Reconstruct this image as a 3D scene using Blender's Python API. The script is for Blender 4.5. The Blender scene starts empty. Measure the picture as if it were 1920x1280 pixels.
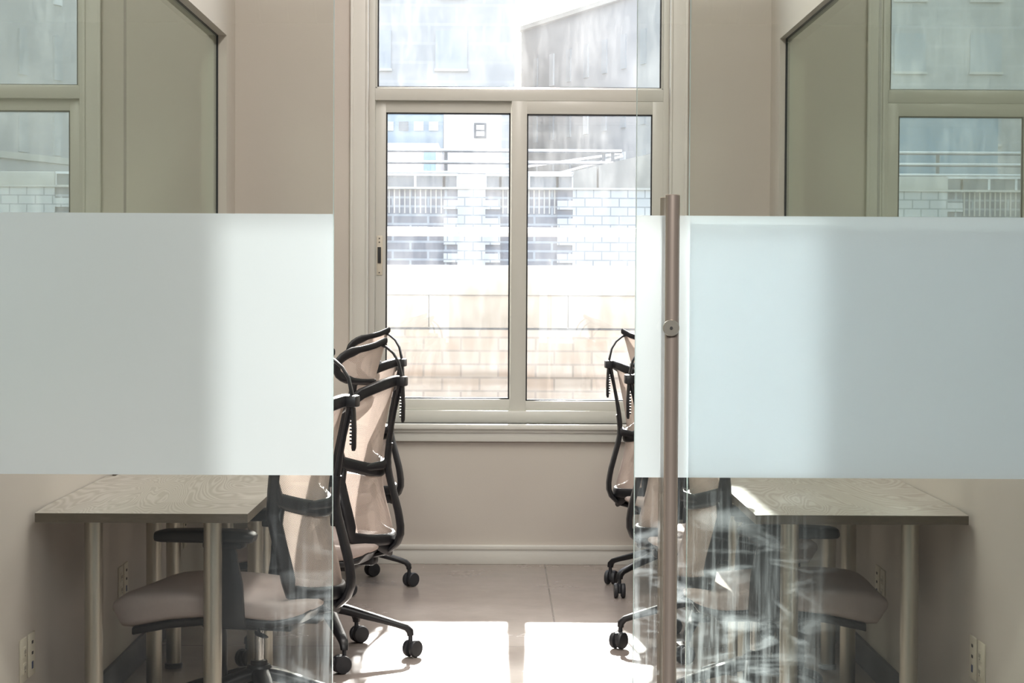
import bpy, bmesh, math, random
from mathutils import Vector, Matrix
R = math.radians
PI = math.pi
scene = bpy.context.scene
COL = scene.collection
random.seed(7)

# ------------------------------------------------------------------ camera
H = 1.378
FPX = 3750.0
cam_d = bpy.data.cameras.new('camera')
cam_d.sensor_width = 36.0
cam_d.lens = 36.0 * FPX / 1920.0
cam_d.clip_end = 500
cam = bpy.data.objects.new('camera', cam_d)
COL.objects.link(cam)
CAMM = (Matrix.Translation((0, 0, H)) @ Matrix.Rotation(R(-0.39), 4, 'Z')
        @ Matrix.Rotation(R(90 - 1.604), 4, 'X') @ Matrix.Rotation(R(0.30), 4, 'Z'))
cam.matrix_world = CAMM
scene.camera = cam


def at(px, py, y):
    """the point of the photograph's pixel (px, py) at the distance y"""
    d = CAMM.to_3x3() @ Vector(((px - 960) / FPX, -(py - 640) / FPX, -1.0))
    return CAMM.translation + d * (y / d.y)


# ------------------------------------------------------------------ light, sky, exposure
scene.view_settings.view_transform = 'Standard'
scene.view_settings.look = 'None'
scene.view_settings.gamma = 1
scene.view_settings.use_curve_mapping = False
scene.view_settings.exposure = 1.25
scene.cycles.max_bounces = 14
scene.cycles.diffuse_bounces = 6
scene.cycles.glossy_bounces = 6
scene.cycles.transmission_bounces = 8
scene.cycles.transparent_max_bounces = 24
scene.cycles.sample_clamp_indirect = 8.0
scene.cycles.caustics_reflective = False

SUN_EL, SUN_AZ = 24.3, 0.5
w = bpy.data.worlds.new('world')
scene.world = w
w.use_nodes = True
wn = w.node_tree
bg = wn.nodes['Background']
sky = wn.nodes.new('ShaderNodeTexSky')
sky.sky_type = 'NISHITA'
sky.sun_disc = False
sky.sun_elevation = R(SUN_EL)
sky.sun_rotation = R(SUN_AZ)
sky.air_density = 1.0
sky.dust_density = 2.0
hs_ = wn.nodes.new('ShaderNodeHueSaturation')
hs_.inputs['Saturation'].default_value = 0.62
wn.links.new(sky.outputs[0], hs_.inputs['Color'])
wn.links.new(hs_.outputs[0], bg.inputs['Color'])
bg.inputs['Strength'].default_value = 0.31

sl = bpy.data.lights.new('sun', 'SUN')
sl.energy = 8.5
sl.color = (1.0, 0.96, 0.90)
sl.angle = R(0.9)
so = bpy.data.objects.new('sun', sl)
COL.objects.link(so)
dirv = Vector((-math.sin(R(SUN_AZ)) * math.cos(R(SUN_EL)), -math.cos(R(SUN_AZ)) * math.cos(R(SUN_EL)), -math.sin(R(SUN_EL))))
so.rotation_euler = dirv.to_track_quat('-Z', 'Y').to_euler()
so.location = (0, 30, 15)


def area(name, loc, rot, sx, sy, power, color):
    l = bpy.data.lights.new(name, 'AREA')
    l.shape = 'RECTANGLE'
    l.size = sx
    l.size_y = sy
    l.energy = power
    l.color = color
    o = bpy.data.objects.new(name, l)
    o.location = loc
    o.rotation_euler = rot
    COL.objects.link(o)
    return o


# unseen fill lights added over the corridor, the office and both neighbouring offices
area('corridor_fill', (0.0, 1.6, 3.45), (0, 0, 0), 2.6, 0.5, 92, (1.0, 0.97, 0.92))
area('corridor_fill', (0.0, -0.3, 3.75), (0, 0, 0), 2.6, 0.5, 60, (1.0, 0.97, 0.92))
area('office_fill', (0.0, 6.9, 4.1), (0, 0, 0), 0.5, 3.6, 42, (1.0, 0.95, 0.90))
area('office_fill', (-3.2, 7.2, 3.7), (0, 0, 0), 1.2, 2.4, 22, (0.98, 0.98, 0.92))
area('office_fill', (3.2, 7.2, 3.7), (0, 0, 0), 1.2, 2.4, 18, (0.98, 0.98, 0.92))


# ------------------------------------------------------------------ materials
def new_mat(name):
    m = bpy.data.materials.new(name)
    m.use_nodes = True
    nt = m.node_tree
    nt.nodes.clear()
    out = nt.nodes.new('ShaderNodeOutputMaterial')
    return m, nt, out


def N(nt, typ, **kw):
    n = nt.nodes.new(typ)
    for k, v in kw.items():
        if k in n.inputs:
            n.inputs[k].default_value = v
        else:
            setattr(n, k, v)
    return n


def mixrgb(nt, fac, a, b, blend='MIX'):
    n = nt.nodes.new('ShaderNodeMix')
    n.data_type = 'RGBA'
    n.blend_type = blend
    for sock, v in ((n.inputs[0], fac), (n.inputs[6], a), (n.inputs[7], b)):
        if isinstance(v, bpy.types.NodeSocket):
            nt.links.new(v, sock)
        else:
            sock.default_value = v if not isinstance(v, tuple) or len(v) == 4 else (*v, 1)
    return n.outputs[2]


def math_n(nt, op, a, b=None, c=None, clamp=False):
    n = nt.nodes.new('ShaderNodeMath')
    n.operation = op
    n.use_clamp = clamp
    for i, v in enumerate((a, b, c)):
        if v is None:
            continue
        if isinstance(v, bpy.types.NodeSocket):
            nt.links.new(v, n.inputs[i])
        else:
            n.inputs[i].default_value = v
    return n.outputs[0]


def coords(nt, scale=(1, 1, 1), kind='Object'):
    tc = N(nt, 'ShaderNodeTexCoord')
    mp = N(nt, 'ShaderNodeMapping')
    mp.inputs['Scale'].default_value = scale
    nt.links.new(tc.outputs[kind], mp.inputs[0])
    return mp.outputs[0]


def noise(nt, vec, scale, detail=4, rough=0.55):
    n = N(nt, 'ShaderNodeTexNoise')
    n.inputs['Scale'].default_value = scale
    n.inputs['Detail'].default_value = detail
    n.inputs['Roughness'].default_value = rough
    nt.links.new(vec, n.inputs['Vector'])
    return n.outputs['Fac']


def ramp(nt, fac, p0, p1, c0=(0, 0, 0, 1), c1=(1, 1, 1, 1)):
    n = N(nt, 'ShaderNodeValToRGB')
    n.color_ramp.elements[0].position = p0
    n.color_ramp.elements[1].position = p1
    n.color_ramp.elements[0].color = c0
    n.color_ramp.elements[1].color = c1
    nt.links.new(fac, n.inputs[0])
    return n.outputs[0]


def simple(name, col, rough=0.5, metal=0.0, var=0.0, vscale=8.0, bump=0.0, bscale=60.0, spec=0.5, vstretch=(1, 1, 1)):
    m, nt, out = new_mat(name)
    p = N(nt, 'ShaderNodeBsdfPrincipled')
    p.inputs['Roughness'].default_value = rough
    p.inputs['Metallic'].default_value = metal
    p.inputs['Specular IOR Level'].default_value = spec
    p.inputs['Base Color'].default_value = (*col, 1)
    v = coords(nt, vstretch)
    if var:
        f = noise(nt, v, vscale)
        a = tuple(max(0, c * (1 - var)) for c in col)
        b = tuple(min(1, c * (1 + var)) for c in col)
        nt.links.new(mixrgb(nt, f, a, b), p.inputs['Base Color'])
    if bump:
        bn = N(nt, 'ShaderNodeBump')
        bn.inputs['Strength'].default_value = bump
        bn.inputs['Distance'].default_value = 0.002
        nt.links.new(noise(nt, v, bscale), bn.inputs['Height'])
        nt.links.new(bn.outputs[0], p.inputs['Normal'])
    nt.links.new(p.outputs[0], out.inputs[0])
    return m


def pane_shader(nt, tint, refl=(1, 1, 1)):
    """clear pane: mirror reflection of both faces by Fresnel, the rest goes straight through"""
    fr = N(nt, 'ShaderNodeFresnel')
    fr.inputs['IOR'].default_value = 1.5
    geo = N(nt, 'ShaderNodeNewGeometry')
    two = math_n(nt, 'DIVIDE', math_n(nt, 'MULTIPLY', fr.outputs[0], 2.0), math_n(nt, 'ADD', fr.outputs[0], 1.0))
    fac = math_n(nt, 'MULTIPLY', two, math_n(nt, 'SUBTRACT', 1.0, geo.outputs['Backfacing']), clamp=True)
    tr = N(nt, 'ShaderNodeBsdfTransparent')
    tr.inputs[0].default_value = (*tint, 1)
    gl = N(nt, 'ShaderNodeBsdfGlossy')
    gl.inputs['Roughness'].default_value = 0.0
    gl.inputs['Color'].default_value = (*refl, 1)
    mx = N(nt, 'ShaderNodeMixShader')
    nt.links.new(fac, mx.inputs[0])
    nt.links.new(tr.outputs[0], mx.inputs[1])
    nt.links.new(gl.outputs[0], mx.inputs[2])
    return mx.outputs[0]


def dusty(nt, base, fac, col=(0.9, 0.95, 1.0)):
    tl = N(nt, 'ShaderNodeBsdfTranslucent')
    tl.inputs[0].default_value = (*col, 1)
    mx = N(nt, 'ShaderNodeMixShader')
    if isinstance(fac, float):
        mx.inputs[0].default_value = fac
    else:
        nt.links.new(fac, mx.inputs[0])
    nt.links.new(base, mx.inputs[1])
    nt.links.new(tl.outputs[0], mx.inputs[2])
    return mx.outputs[0]


M = {}
M['wall'] = simple('wall_paint', (0.62, 0.57, 0.522), 0.7, var=0.03, vscale=2.5, bump=0.15, bscale=220)
M['corridor'] = simple('corridor_paint', (0.10, 0.095, 0.09), 0.8)
M['dark_floor'] = simple('dark_corridor_floor', (0.05, 0.05, 0.052), 0.95, bump=0.3, bscale=400)
M['white_paint'] = simple('white_paint', (0.74, 0.73, 0.69), 0.35, var=0.02, vscale=5, bump=0.1, bscale=30)
M['alu'] = simple('painted_aluminium', (0.66, 0.655, 0.61), 0.3, var=0.015, vscale=10)
M['gasket'] = simple('black_gasket', (0.015, 0.015, 0.018), 0.6)
M['ceiling'] = simple('ceiling_paint', (0.75, 0.74, 0.70), 0.8)
M['black'] = simple('black_plastic', (0.014, 0.014, 0.017), 0.38, var=0.15, vscale=40, bump=0.08, bscale=500)
M['rubber'] = simple('caster_plastic', (0.03, 0.032, 0.038), 0.45)
M['chrome'] = simple('chrome', (0.75, 0.75, 0.75), 0.18, 1.0)
M['leg_steel'] = simple('brushed_steel_leg', (0.60, 0.57, 0.50), 0.34, 1.0, var=0.08, vscale=30, vstretch=(60, 60, 1), bump=0.05, bscale=30)
M['handle_steel'] = simple('brushed_steel_handle', (0.56, 0.47, 0.41), 0.34, 0.7, var=0.18, vscale=14, vstretch=(40, 40, 0.6))
M['seat_fabric'] = simple('seat_fabric', (0.50, 0.42, 0.39), 0.85, var=0.06, vscale=90, bump=0.35, bscale=900)
M['plate'] = simple('outlet_plastic', (0.72, 0.67, 0.56), 0.4)
M['slot'] = simple('outlet_slot', (0.03, 0.03, 0.03), 0.6)
M['port'] = simple('blue_data_port', (0.02, 0.04, 0.13), 0.5)
M['dark_base'] = simple('dark_blue_baseboard', (0.055, 0.065, 0.085), 0.35, var=0.3, vscale=20)
M['duct'] = simple('galvanised_duct', (0.6, 0.6, 0.6), 0.5, 1.0)


def mesh_fabric():
    m, nt, out = new_mat('woven_mesh_fabric')
    v = coords(nt, (1, 1, 1))
    sep = N(nt, 'ShaderNodeSeparateXYZ')
    nt.links.new(v, sep.inputs[0])
    # rows of small holes: product of two waves along height and width
    a = math_n(nt, 'SINE', math_n(nt, 'MULTIPLY', sep.outputs[2], 2 * PI / 0.0055))
    b = math_n(nt, 'SINE', math_n(nt, 'MULTIPLY', sep.outputs[1], 2 * PI / 0.0045))
    s = math_n(nt, 'MULTIPLY', a, b)
    hole = ramp(nt, s, 0.35, 0.5)
    df = N(nt, 'ShaderNodeBsdfDiffuse')
    df.inputs[0].default_value = (0.62, 0.52, 0.47, 1)
    tl = N(nt, 'ShaderNodeBsdfTranslucent')
    tl.inputs[0].default_value = (0.62, 0.50, 0.44, 1)
    m1 = N(nt, 'ShaderNodeMixShader')
    m1.inputs[0].default_value = 0.35
    nt.links.new(df.outputs[0], m1.inputs[1])
    nt.links.new(tl.outputs[0], m1.inputs[2])
    tr = N(nt, 'ShaderNodeBsdfTransparent')
    m2 = N(nt, 'ShaderNodeMixShader')
    nt.links.new(math_n(nt, 'MULTIPLY', hole, 0.75), m2.inputs[0])
    nt.links.new(m1.outputs[0], m2.inputs[1])
    nt.links.new(tr.outputs[0], m2.inputs[2])
    nt.links.new(m2.outputs[0], out.inputs[0])
    return m


M['mesh'] = mesh_fabric()


def wood():
    m, nt, out = new_mat('greywashed_oak_laminate')
    p = N(nt, 'ShaderNodeBsdfPrincipled')
    p.inputs['Roughness'].default_value = 0.30
    v = coords(nt, (2.2, 0.42, 1))
    wv = N(nt, 'ShaderNodeTexNoise')
    wv.inputs['Scale'].default_value = 1.7
    wv.inputs['Detail'].default_value = 2
    wv.inputs['Distortion'].default_value = 1.1
    nt.links.new(v, wv.inputs['Vector'])
    rings = math_n(nt, 'FRACT', math_n(nt, 'MULTIPLY', wv.outputs['Fac'], 38.0))
    line = ramp(nt, math_n(nt, 'ABSOLUTE', math_n(nt, 'SUBTRACT', rings, 0.5)), 0.10, 0.42)
    fine = noise(nt, coords(nt, (120, 3, 60)), 3, 3)
    c = mixrgb(nt, line, (0.27, 0.24, 0.205, 1), (0.44, 0.415, 0.385, 1))
    c = mixrgb(nt, math_n(nt, 'MULTIPLY', fine, 0.45), c, (0.33, 0.29, 0.25, 1))
    nt.links.new(c, p.inputs['Base Color'])
    nt.links.new(p.outputs[0], out.inputs[0])
    return m


M['wood'] = wood()
M['wood_edge'] = simple('brown_laminate_edge', (0.125, 0.10, 0.072), 0.5, var=0.35, vscale=25, vstretch=(1, 6, 6))


def floor_mat():
    m, nt, out = new_mat('polished_concrete')
    p = N(nt, 'ShaderNodeBsdfPrincipled')
    v = coords(nt)
    f1 = noise(nt, v, 2.2, 8, 0.65)
    f2 = noise(nt, v, 60, 3)
    c = mixrgb(nt, f1, (0.27, 0.225, 0.20, 1), (0.40, 0.345, 0.315, 1))
    c = mixrgb(nt, math_n(nt, 'MULTIPLY', f2, 0.35), c, (0.30, 0.26, 0.24, 1))
    br = N(nt, 'ShaderNodeTexBrick')
    br.offset = 0.0
    br.inputs['Scale'].default_value = 1.0
    br.inputs['Brick Width'].default_value = 2.4
    br.inputs['Row Height'].default_value = 2.4
    br.inputs['Mortar Size'].default_value = 0.004
    mp = N(nt, 'ShaderNodeMapping')
    mp.inputs['Location'].default_value = (-0.235, 2.0, 0)
    nt.links.new(v, mp.inputs[0])
    nt.links.new(mp.outputs[0], br.inputs['Vector'])
    c = mixrgb(nt, math_n(nt, 'MULTIPLY', br.outputs['Fac'], 0.6), c, (0.10, 0.09, 0.08, 1))
    nt.links.new(c, p.inputs['Base Color'])
    nt.links.new(ramp(nt, f1, 0.3, 0.8, (0.16, 0.16, 0.16, 1), (0.34, 0.34, 0.34, 1)), p.inputs['Roughness'])
    nt.links.new(p.outputs[0], out.inputs[0])
    return m


M['floor'] = floor_mat()


def side_glass():
    m, nt, out = new_mat('green_tinted_glass')
    s = pane_shader(nt, (0.86, 0.91, 0.86), (0.92, 1.0, 0.95))
    nt.links.new(dusty(nt, s, 0.02, (0.8, 0.85, 0.75)), out.inputs[0])
    return m


M['side_glass'] = side_glass()


def window_glass():
    """outer window panes, dusty and hand-smeared on the sunny side"""
    m, nt, out = new_mat('dusty_window_glass')
    s = pane_shader(nt, (0.97, 0.985, 0.99))
    v = coords(nt)
    n1 = noise(nt, v, 3.0, 6, 0.65)
    n2 = noise(nt, coords(nt, (6, 6, 1.2)), 3.0, 5, 0.7)
    vor = N(nt, 'ShaderNodeTexVoronoi')
    vor.inputs['Scale'].default_value = 70
    nt.links.new(v, vor.inputs['Vector'])
    spots = ramp(nt, vor.outputs['Distance'], 0.06, 0.14, (1, 1, 1, 1), (0, 0, 0, 1))
    spots = math_n(nt, 'MULTIPLY', spots, ramp(nt, noise(nt, v, 7, 2), 0.52, 0.68))
    f = math_n(nt, 'ADD', math_n(nt, 'MULTIPLY', ramp(nt, n1, 0.35, 0.75), 0.022), 0.016)
    f = math_n(nt, 'ADD', f, math_n(nt, 'MULTIPLY', ramp(nt, n2, 0.45, 0.8), 0.028))
    f = math_n(nt, 'ADD', f, math_n(nt, 'MULTIPLY', spots, 0.10), clamp=True)
    nt.links.new(dusty(nt, s, f, (0.97, 0.98, 1.0)), out.inputs[0])
    return m


M['window_glass'] = window_glass()


def partition_glass(name, zlo, zhi, xa, xb, amount):
    """clear glass with cleaning smears and run marks below the frosted band"""
    m, nt, out = new_mat(name)
    s = pane_shader(nt, (0.95, 0.965, 0.95), (1, 1, 1))
    tc = N(nt, 'ShaderNodeNewGeometry')
    sep = N(nt, 'ShaderNodeSeparateXYZ')
    nt.links.new(tc.outputs['Position'], sep.inputs[0])
    mp = N(nt, 'ShaderNodeMapping')
    mp.inputs['Scale'].default_value = (26, 1, 1.1)
    nt.links.new(tc.outputs['Position'], mp.inputs[0])
    runs = ramp(nt, noise(nt, mp.outputs[0], 2.2, 6, 0.7), 0.49, 0.68)
    mp2 = N(nt, 'ShaderNodeMapping')
    mp2.inputs['Rotation'].default_value = (0, R(35), 0)
    mp2.inputs['Scale'].default_value = (3.0, 1, 9.0)
    nt.links.new(tc.outputs['Position'], mp2.inputs[0])
    sw = N(nt, 'ShaderNodeTexNoise')
    sw.inputs['Scale'].default_value = 1.6
    sw.inputs['Detail'].default_value = 6
    sw.inputs['Distortion'].default_value = 1.6
    nt.links.new(mp2.outputs[0], sw.inputs['Vector'])
    smear = ramp(nt, sw.outputs['Fac'], 0.52, 0.74)
    vor = N(nt, 'ShaderNodeTexVoronoi')
    vor.inputs['Scale'].default_value = 60
    nt.links.new(tc.outputs['Position'], vor.inputs['Vector'])
    spots = ramp(nt, vor.outputs['Distance'], 0.03, 0.07, (1, 1, 1, 1), (0, 0, 0, 1))
    mr = N(nt, 'ShaderNodeMapRange')
    mr.inputs['From Min'].default_value = zhi
    mr.inputs['From Max'].default_value = zlo
    nt.links.new(sep.outputs[2], mr.inputs[0])
    mz = mr.outputs[0]
    mr2 = N(nt, 'ShaderNodeMapRange')
    mr2.inputs['From Min'].default_value = xa
    mr2.inputs['From Max'].default_value = xb
    nt.links.new(sep.outputs[0], mr2.inputs[0])
    mx = mr2.outputs[0]
    dirt = math_n(nt, 'ADD', math_n(nt, 'MULTIPLY', runs, 0.55), math_n(nt, 'MULTIPLY', smear, 0.8))
    dirt = math_n(nt, 'ADD', dirt, math_n(nt, 'MULTIPLY', spots, 0.5))
    dirt = math_n(nt, 'MULTIPLY', math_n(nt, 'MULTIPLY', dirt, mz), mx)
    dirt = math_n(nt, 'ADD', math_n(nt, 'MULTIPLY', dirt, amount), 0.002, clamp=True)
    nt.links.new(dusty(nt, s, dirt, (0.86, 0.94, 1.0)), out.inputs[0])
    return m


M['glass_left'] = partition_glass('partition_glass', 0.30, 0.92, -0.56, -0.38, 0.11)
M['glass_right'] = partition_glass('partition_glass_right', 0.30, 0.78, 0.78, 0.60, 0.15)
M['glass_door'] = partition_glass('door_glass', 0.30, 0.98, 0.82, 0.50, 0.24)


def glass_edge():
    m, nt, out = new_mat('polished_glass_edge')
    p = N(nt, 'ShaderNodeBsdfPrincipled')
    p.inputs['Base Color'].default_value = (0.72, 0.82, 0.80, 1)
    p.inputs['Roughness'].default_value = 0.04
    tl = N(nt, 'ShaderNodeBsdfTranslucent')
    tl.inputs[0].default_value = (0.8, 0.92, 0.9, 1)
    mx = N(nt, 'ShaderNodeMixShader')
    mx.inputs[0].default_value = 0.5
    nt.links.new(p.outputs[0], mx.inputs[1])
    nt.links.new(tl.outputs[0], mx.inputs[2])
    nt.links.new(mx.outputs[0], out.inputs[0])
    return m


M['glass_edge'] = glass_edge()


def film():
    m, nt, out = new_mat('frosted_film')
    v = coords(nt)
    grain = noise(nt, v, 900, 2)
    tl = N(nt, 'ShaderNodeBsdfTranslucent')
    nt.links.new(mixrgb(nt, grain, (0.77, 0.825, 0.89, 1), (0.88, 0.935, 1.0, 1)), tl.inputs[0])
    rf = N(nt, 'ShaderNodeBsdfRefraction')
    rf.inputs['IOR'].default_value = 1.35
    rf.inputs['Roughness'].default_value = 0.62
    rf.inputs['Color'].default_value = (0.92, 0.95, 1.0, 1)
    df = N(nt, 'ShaderNodeBsdfDiffuse')
    df.inputs[0].default_value = (0.80, 0.875, 0.96, 1)
    m1 = N(nt, 'ShaderNodeMixShader')
    m1.inputs[0].default_value = 0.80
    nt.links.new(tl.outputs[0], m1.inputs[1])
    nt.links.new(rf.outputs[0], m1.inputs[2])
    m2 = N(nt, 'ShaderNodeMixShader')
    m2.inputs[0].default_value = 0.50
    nt.links.new(m1.outputs[0], m2.inputs[1])
    nt.links.new(df.outputs[0], m2.inputs[2])
    nt.links.new(m2.outputs[0], out.inputs[0])
    return m


M['film'] = film()


def brick(name, c1, c2, mortar, bw, bh, ms, offset=0.5, axis='XZ', rough=0.8, bias=0.0):
    m, nt, out = new_mat(name)
    p = N(nt, 'ShaderNodeBsdfPrincipled')
    p.inputs['Roughness'].default_value = rough
    v = coords(nt)
    sep = N(nt, 'ShaderNodeSeparateXYZ')
    cmb = N(nt, 'ShaderNodeCombineXYZ')
    nt.links.new(v, sep.inputs[0])
    nt.links.new(sep.outputs[0], cmb.inputs[0])
    nt.links.new(sep.outputs[2], cmb.inputs[1])
    b = N(nt, 'ShaderNodeTexBrick')
    b.offset = offset
    b.inputs['Scale'].default_value = 1.0
    b.inputs['Brick Width'].default_value = bw
    b.inputs['Row Height'].default_value = bh
    b.inputs['Mortar Size'].default_value = ms
    b.inputs['Mortar Smooth'].default_value = 0.3
    b.inputs['Bias'].default_value = bias
    b.inputs['Color1'].default_value = (*c1, 1)
    b.inputs['Color2'].default_value = (*c2, 1)
    b.inputs['Mortar'].default_value = (*mortar, 1)
    nt.links.new(cmb.outputs[0], b.inputs['Vector'])
    f = noise(nt, v, 5, 6, 0.7)
    nt.links.new(mixrgb(nt, math_n(nt, 'MULTIPLY', f, 0.35), b.outputs['Color'], tuple((a + c) / 2 for a, c in zip(c1, mortar)) + (1,)), p.inputs['Base Color'])
    nt.links.new(p.outputs[0], out.inputs[0])
    return m


M['near_brick'] = brick('pale_yellow_brick', (0.41, 0.335, 0.28), (0.45, 0.425, 0.395), (0.29, 0.27, 0.25), 0.215, 0.077, 0.007)
M['stone'] = simple('weathered_concrete', (0.37, 0.345, 0.31), 0.85, var=0.28, vscale=3, vstretch=(2, 2, 0.7))
M['coping'] = simple('pale_concrete', (0.43, 0.41, 0.385), 0.8, var=0.12, vscale=4)
M['white_brick'] = brick('white_glazed_brick', (0.60, 0.60, 0.61), (0.66, 0.66, 0.66), (0.22, 0.25, 0.28), 0.30, 0.155, 0.012, rough=0.4)
M['dark_brick'] = brick('blue_grey_brick', (0.10, 0.12, 0.17), (0.14, 0.13, 0.16), (0.38, 0.42, 0.46), 0.62, 0.155, 0.022)
M['dark_glass'] = simple('dark_window_pane', (0.08, 0.11, 0.15), 0.12)
M['cream'] = simple('cream_stone', (0.62, 0.59, 0.54), 0.8, var=0.06)
M['white_metal'] = simple('white_railing', (0.85, 0.85, 0.85), 0.4)
M['grey_metal'] = simple('grey_railing', (0.04, 0.055, 0.075), 0.5)
M['pale_render'] = simple('pale_pink_render', (0.62, 0.58, 0.58), 0.9, var=0.04, vscale=0.3)
M['tower_brick'] = brick('grey_tower_brick', (0.44, 0.44, 0.44), (0.48, 0.475, 0.47), (0.52, 0.515, 0.51), 2.6, 0.9, 0.08)
M['tower_grey'] = simple('grey_tower_wall', (0.46, 0.46, 0.47), 0.9, var=0.10, vscale=0.2)
M['blue_facade'] = simple('blue_glazed_facade', (0.20, 0.32, 0.42), 0.3, var=0.25, vscale=0.6)
M['tower_pane'] = simple('pale_tower_pane', (0.40, 0.43, 0.46), 0.3)
M['asphalt'] = simple('asphalt', (0.22, 0.22, 0.22), 0.9, var=0.1)


# ------------------------------------------------------------------ mesh helpers
class MB:
    def __init__(self):
        self.bm = bmesh.new()
        self.mi = 0

    def _fin(self, faces):
        for f in faces:
            f.material_index = self.mi

    def box(self, x0, x1, y0, y1, z0, z1, bev=0.0, rot=None, seg=2):
        r = bmesh.ops.create_cube(self.bm, size=1.0)
        vs = r['verts']
        c = Vector(((x0 + x1) / 2, (y0 + y1) / 2, (z0 + z1) / 2))
        sc = Vector((abs(x1 - x0), abs(y1 - y0), abs(z1 - z0)))
        for v in vs:
            v.co = Vector((v.co.x * sc.x, v.co.y * sc.y, v.co.z * sc.z))
        fs = set(f for v in vs for f in v.link_faces)
        self._fin(fs)
        if bev:
            es = list(set(e for v in vs for e in v.link_edges))
            rr = bmesh.ops.bevel(self.bm, geom=es, offset=bev, segments=seg, affect='EDGES', profile=0.5)
            vs = list(set(v for f in rr['faces'] for v in f.verts) | set(v for v in vs if v.is_valid))
        for v in vs:
            if rot is not None:
                v.co = rot @ v.co
            v.co += c
        return self

    def sweep(self, pts, sizes, up=(0, 1, 0), n=12, power=2.6, closed=False, cap=True):
        """rounded-rectangle section along pts; sizes = (width along up, thickness) per point"""
        pts = [Vector(p) for p in pts]
        upv = None if callable(up) else Vector(up)
        k = len(pts)
        rings = []
        for i, p in enumerate(pts):
            if closed:
                t = pts[(i + 1) % k] - pts[(i - 1) % k]
            else:
                t = pts[min(i + 1, k - 1)] - pts[max(i - 1, 0)]
            t.normalize()
            u = upv if not callable(up) else Vector(up(i))
            u = (u - t * u.dot(t))
            if u.length < 1e-5:
                u = Vector((0, 0, 1)) - t * t.z
            u.normalize()
            s = t.cross(u)
            a, b = sizes[i] if isinstance(sizes, list) else sizes
            ring = []
            for j in range(n):
                th = 2 * PI * (j + 0.5) / n
                cx, sx = math.cos(th), math.sin(th)
                e = 2.0 / power
                cx = math.copysign(abs(cx) ** e, cx)
                sx = math.copysign(abs(sx) ** e, sx)
                ring.append(self.bm.verts.new(p + u * (cx * a / 2) + s * (sx * b / 2)))
            rings.append(ring)
        m = k if closed else k - 1
        fs = []
        for i in range(m):
            A, B = rings[i], rings[(i + 1) % k]
            for j in range(n):
                fs.append(self.bm.faces.new((A[j], A[(j + 1) % n], B[(j + 1) % n], B[j])))
        if cap and not closed:
            fs.append(self.bm.faces.new(list(reversed(rings[0]))))
            fs.append(self.bm.faces.new(rings[-1]))
        self._fin(fs)
        return self

    def tube(self, pts, r, n=12):
        if not isinstance(r, list):
            r = [r] * len(pts)
        return self.sweep(pts, [(2 * a, 2 * a) for a in r], up=(0.13, 0.21, 0.97) if abs((Vector(pts[-1]) - Vector(pts[0])).normalized().z) < 0.9 else (1, 0, 0), n=n, power=2.0)

    def lathe(self, prof, centre=(0, 0, 0), axis='Z', n=24):
        c = Vector(centre)
        rings = []
        for (r, h) in prof:
            ring = []
            for j in range(n):
                a = 2 * PI * j / n
                if axis == 'Z':
                    q = Vector((r * math.cos(a), r * math.sin(a), h))
                elif axis == 'Y':
                    q = Vector((r * math.cos(a), h, -r * math.sin(a)))
                else:
                    q = Vector((h, r * math.cos(a), r * math.sin(a)))
                ring.append(self.bm.verts.new(c + q))
            rings.append(ring)
        fs = []
        for A, B in zip(rings[:-1], rings[1:]):
            for j in range(n):
                fs.append(self.bm.faces.new((A[j], A[(j + 1) % n], B[(j + 1) % n], B[j])))
        fs.append(self.bm.faces.new(list(reversed(rings[0]))))
        fs.append(self.bm.faces.new(rings[-1]))
        self._fin(fs)
        return self

    def grid(self, fn, nu, nv, thick=0.0):
        vs = [[self.bm.verts.new(fn(i / nu, j / nv)) for j in range(nv + 1)] for i in range(nu + 1)]
        fs = []
        for i in range(nu):
            for j in range(nv):
                fs.append(self.bm.faces.new((vs[i][j], vs[i + 1][j], vs[i + 1][j + 1], vs[i][j + 1])))
        self._fin(fs)
        return self

    def prism(self, poly, z0, z1):
        """poly in XY, extruded from z0 to z1"""
        a = [self.bm.verts.new((x, y, z0)) for x, y in poly]
        b = [self.bm.verts.new((x, y, z1)) for x, y in poly]
        fs = [self.bm.faces.new(list(reversed(a))), self.bm.faces.new(b)]
        n = len(poly)
        for i in range(n):
            fs.append(self.bm.faces.new((a[i], a[(i + 1) % n], b[(i + 1) % n], b[i])))
        self._fin(fs)
        return self

    def build(self, name, mats, parent=None, smooth=True, loc=None):
        bmesh.ops.recalc_face_normals(self.bm, faces=self.bm.faces[:])
        me = bpy.data.meshes.new(name)
        self.bm.to_mesh(me)
        self.bm.free()
        if not isinstance(mats, (list, tuple)):
            mats = [mats]
        for m in mats:
            me.materials.append(m)
        if smooth:
            for p in me.polygons:
                p.use_smooth = True
            try:
                me.set_sharp_from_angle(angle=R(38))
            except Exception:
                pass
        o = bpy.data.objects.new(name, me)
        COL.objects.link(o)
        if parent is not None:
            o.parent = parent
        if loc is not None:
            o.location = loc
        return o


def tag(o, label=None, cat=None, group=None, kind=None):
    if label:
        o['label'] = label
    if cat:
        o['category'] = cat
    if group:
        o['group'] = group
    if kind:
        o['kind'] = kind
    return o


def empty(name, loc=(0, 0, 0), rz=0.0):
    o = bpy.data.objects.new(name, None)
    o.empty_display_size = 0.1
    o.location = loc
    o.rotation_euler = (0, 0, rz)
    COL.objects.link(o)
    return o


def structure(o):
    o['kind'] = 'structure'
    return o


def copy_tree(o, parent=None):
    c = o.copy()
    COL.objects.link(c)
    c.parent = parent
    for ch in list(o.children):
        copy_tree(ch, c)
    return c


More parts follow.
